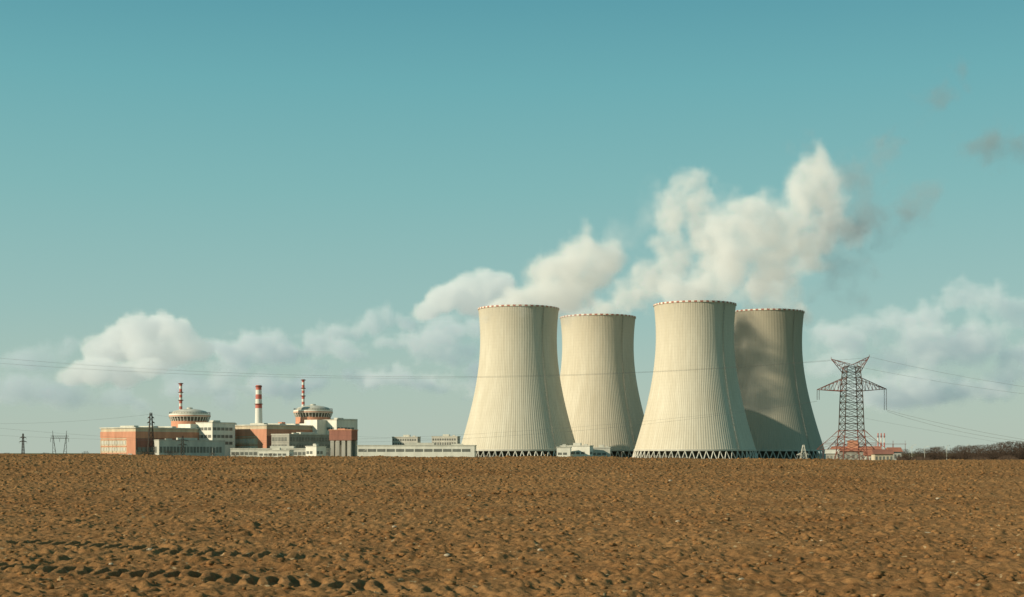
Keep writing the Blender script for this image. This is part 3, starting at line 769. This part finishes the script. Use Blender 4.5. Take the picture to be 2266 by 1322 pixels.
volume('steam_wisp',B([(2190,330,46,1.6),(2240,325,44,1.5),(2262,310,30),(2070,225,36,1.4),(2110,165,28,1.4),(2130,185,24),(1965,300,28)],1600),vol_mat('scrap_volume',.020,(.6,.62,.58),(.06,.08,.07),0,.6),3.4,'faint grey vapour scraps in clear sky','steam',40,1/38,1.0,1/26,1.1,None,6,bias=.2)
volume('steam_wisp',B([(1385,530,44,1.5),(1420,510,40,1.6),(1350,540,36,1.3),(1440,430,40),(1450,480,40),(1580,430,40,1.2),(1600,470,40),(1700,440,40)],1500),vol_mat('veil_volume',.012,(.95,.93,.86),(.26,.265,.2)),3.4,'faint pale vapour beside steam plume','steam',34,1/40,.85,1/30,1.0,None,7,bias=.15)
CL=vol_mat('cloud_volume',.011,(.99,.96,.86),(.27,.285,.225),-.28)
CB=vol_mat('cloud_bank_volume',.005,(.95,.94,.87),(.125,.175,.165),-.15)
gc='cumulus clouds near the horizon'
volume('cloud',B([(215,785,38,1.4),(260,760,50,1.2),(310,740,52,1.1),(350,725,42),(385,735,42),(400,765,44,1.2),(330,775,44,1.6),(435,775,28,1.2)],8200,dj=120,dep=1.2),CL,14,'bright cumulus cloud with flat base','cloud',110,1/260,.42,1/140,.22,gc,8,bias=.09)
volume('cloud',B([(170,832,30,1.6),(220,828,34,1.6),(280,830,30,1.6),(330,820,22,2)],8000,dj=100,dep=1.2),CL,14,'small low cumulus cloud','cloud',100,1/260,.42,1/140,.22,gc,9,bias=.05)
volume('cloud',B([(940,685,28,1.4),(985,665,38,1.3),(1030,650,40,1.2),(1075,638,42,1.1),(1110,640,34),(1060,670,36,1.6),(1130,660,24)],8500,dj=100,dep=1.2),CL,14,'bright cumulus cloud beside rising steam','cloud',100,1/260,.42,1/140,.22,gc,10,bias=.08)
rd=random.Random(5)
def bank(x0,x1,y0,y1,n,r0,r1):
    return [(rd.uniform(x0,x1),rd.uniform(y0,y1),rd.uniform(r0,r1),rd.uniform(1.6,2.8)) for _ in range(n)]
volume('cloud',B([(820,715,30,1.5),(860,708,28),(560,760,30,1.8),(700,752,34,1.8),(760,735,30,1.8),(620,775,34,2),(510,798,30,1.8),(900,720,24,1.6),(980,735,36,1.8),(1040,720,32,1.8)]+bank(480,1100,750,860,24,18,34),9800,dj=300,dep=1.5),CB,22,'broad grey-white cumulus bank','cloud',170,1/320,.85,1/160,.28,gc,11,bias=.06)
volume('cloud',B([(60,800,34,2.4),(150,770,24,2),(40,860,42,2.6),(150,870,32,2.4),(260,880,26,2.6),(420,860,26,3),(380,830,24,2)]+bank(-100,500,850,890,8,18,28),10500,dj=300,dep=1.5),vol_mat('dim_cloud_volume',.003,(.88,.92,.88),(.085,.14,.145)),24,'low bluish cloud bank near the horizon','cloud',160,1/330,.7,1/190,.4,gc,12,bias=.08)
volume('cloud',B([(2130,662,40,1.6),(2200,670,38,1.5),(2060,690,36,1.6),(2250,690,38,1.4),(1990,715,34,1.8),(1920,725,28,2.0),(1860,745,28,2)]+bank(1830,2380,710,900,38,22,38),9600,dj=300,dep=1.5),vol_mat('right_cloud_volume',.004,(.94,.94,.87),(.115,.165,.155),-.1),22,'large towering grey-white cloud bank','cloud',170,1/320,.85,1/160,.3,gc,13,bias=.06)

# ---------------- light, world, camera ----------------
AZ=math.radians(66); EL=math.radians(23)
sd=Vector((-math.sin(AZ)*math.cos(EL),-math.cos(AZ)*math.cos(EL),math.sin(EL)))
sl=bpy.data.lights.new('sun','SUN'); sl.energy=5.0; sl.angle=math.radians(.53); sl.color=(1.0,.89,.69)
so=bpy.data.objects.new('sun',sl); COL.objects.link(so); so.rotation_euler=sd.to_track_quat('Z','Y').to_euler()
w=bpy.data.worlds.new('World'); S.world=w; w.use_nodes=True; nt=w.node_tree; nt.nodes.clear()
out=nt.nodes.new('ShaderNodeOutputWorld'); bg=nt.nodes.new('ShaderNodeBackground')
sky=nt.nodes.new('ShaderNodeTexSky'); sky.sky_type='NISHITA'; sky.sun_disc=False; sky.sun_elevation=EL
sky.sun_rotation=math.atan2(sd.x,sd.y)
tc=nt.nodes.new('ShaderNodeTexCoord'); sp=nt.nodes.new('ShaderNodeSeparateXYZ'); nt.links.new(tc.outputs['Generated'],sp.inputs[0])
rp=nt.nodes.new('ShaderNodeValToRGB'); cr=rp.color_ramp
def lin(c): return tuple(((v/255+.055)/1.055)**2.4 if v>10 else v/3294 for v in c)
stops=[(0.0,(182,196,183)),(.04,(173,195,184)),(.10,(153,191,186)),(.18,(129,184,183)),(.25,(108,174,179)),(.32,(84,154,167)),(.6,(70,130,145)),(1.0,(60,115,132))]
while len(cr.elements)<len(stops): cr.elements.new(.5)
for e_,(p_,c_) in zip(cr.elements,stops): e_.position=p_; e_.color=(*lin(c_),1)
nt.links.new(sp.outputs[2],rp.inputs[0])
sc=nt.nodes.new('ShaderNodeMix'); sc.data_type='RGBA'; sc.blend_type='MULTIPLY'; sc.inputs[0].default_value=1
nt.links.new(sky.outputs[0],sc.inputs[6]); sc.inputs[7].default_value=(.10,.10,.095,1)
mx=nt.nodes.new('ShaderNodeMix'); mx.data_type='RGBA'; mx.inputs[0].default_value=.9
nt.links.new(sc.outputs[2],mx.inputs[6]); nt.links.new(rp.outputs[0],mx.inputs[7])
nt.links.new(mx.outputs[2],bg.inputs[0]); bg.inputs[1].default_value=1.0
nt.links.new(bg.outputs[0],out.inputs[0])
cd=bpy.data.cameras.new('camera'); co=bpy.data.objects.new('camera',cd); COL.objects.link(co)
cd.lens=50; cd.sensor_width=36; cd.shift_y=(YH-661)/2266; cd.clip_end=100000; cd.clip_start=.5
co.location=(0,0,CAM); co.rotation_euler=(math.radians(90),0,0)
S.camera=co
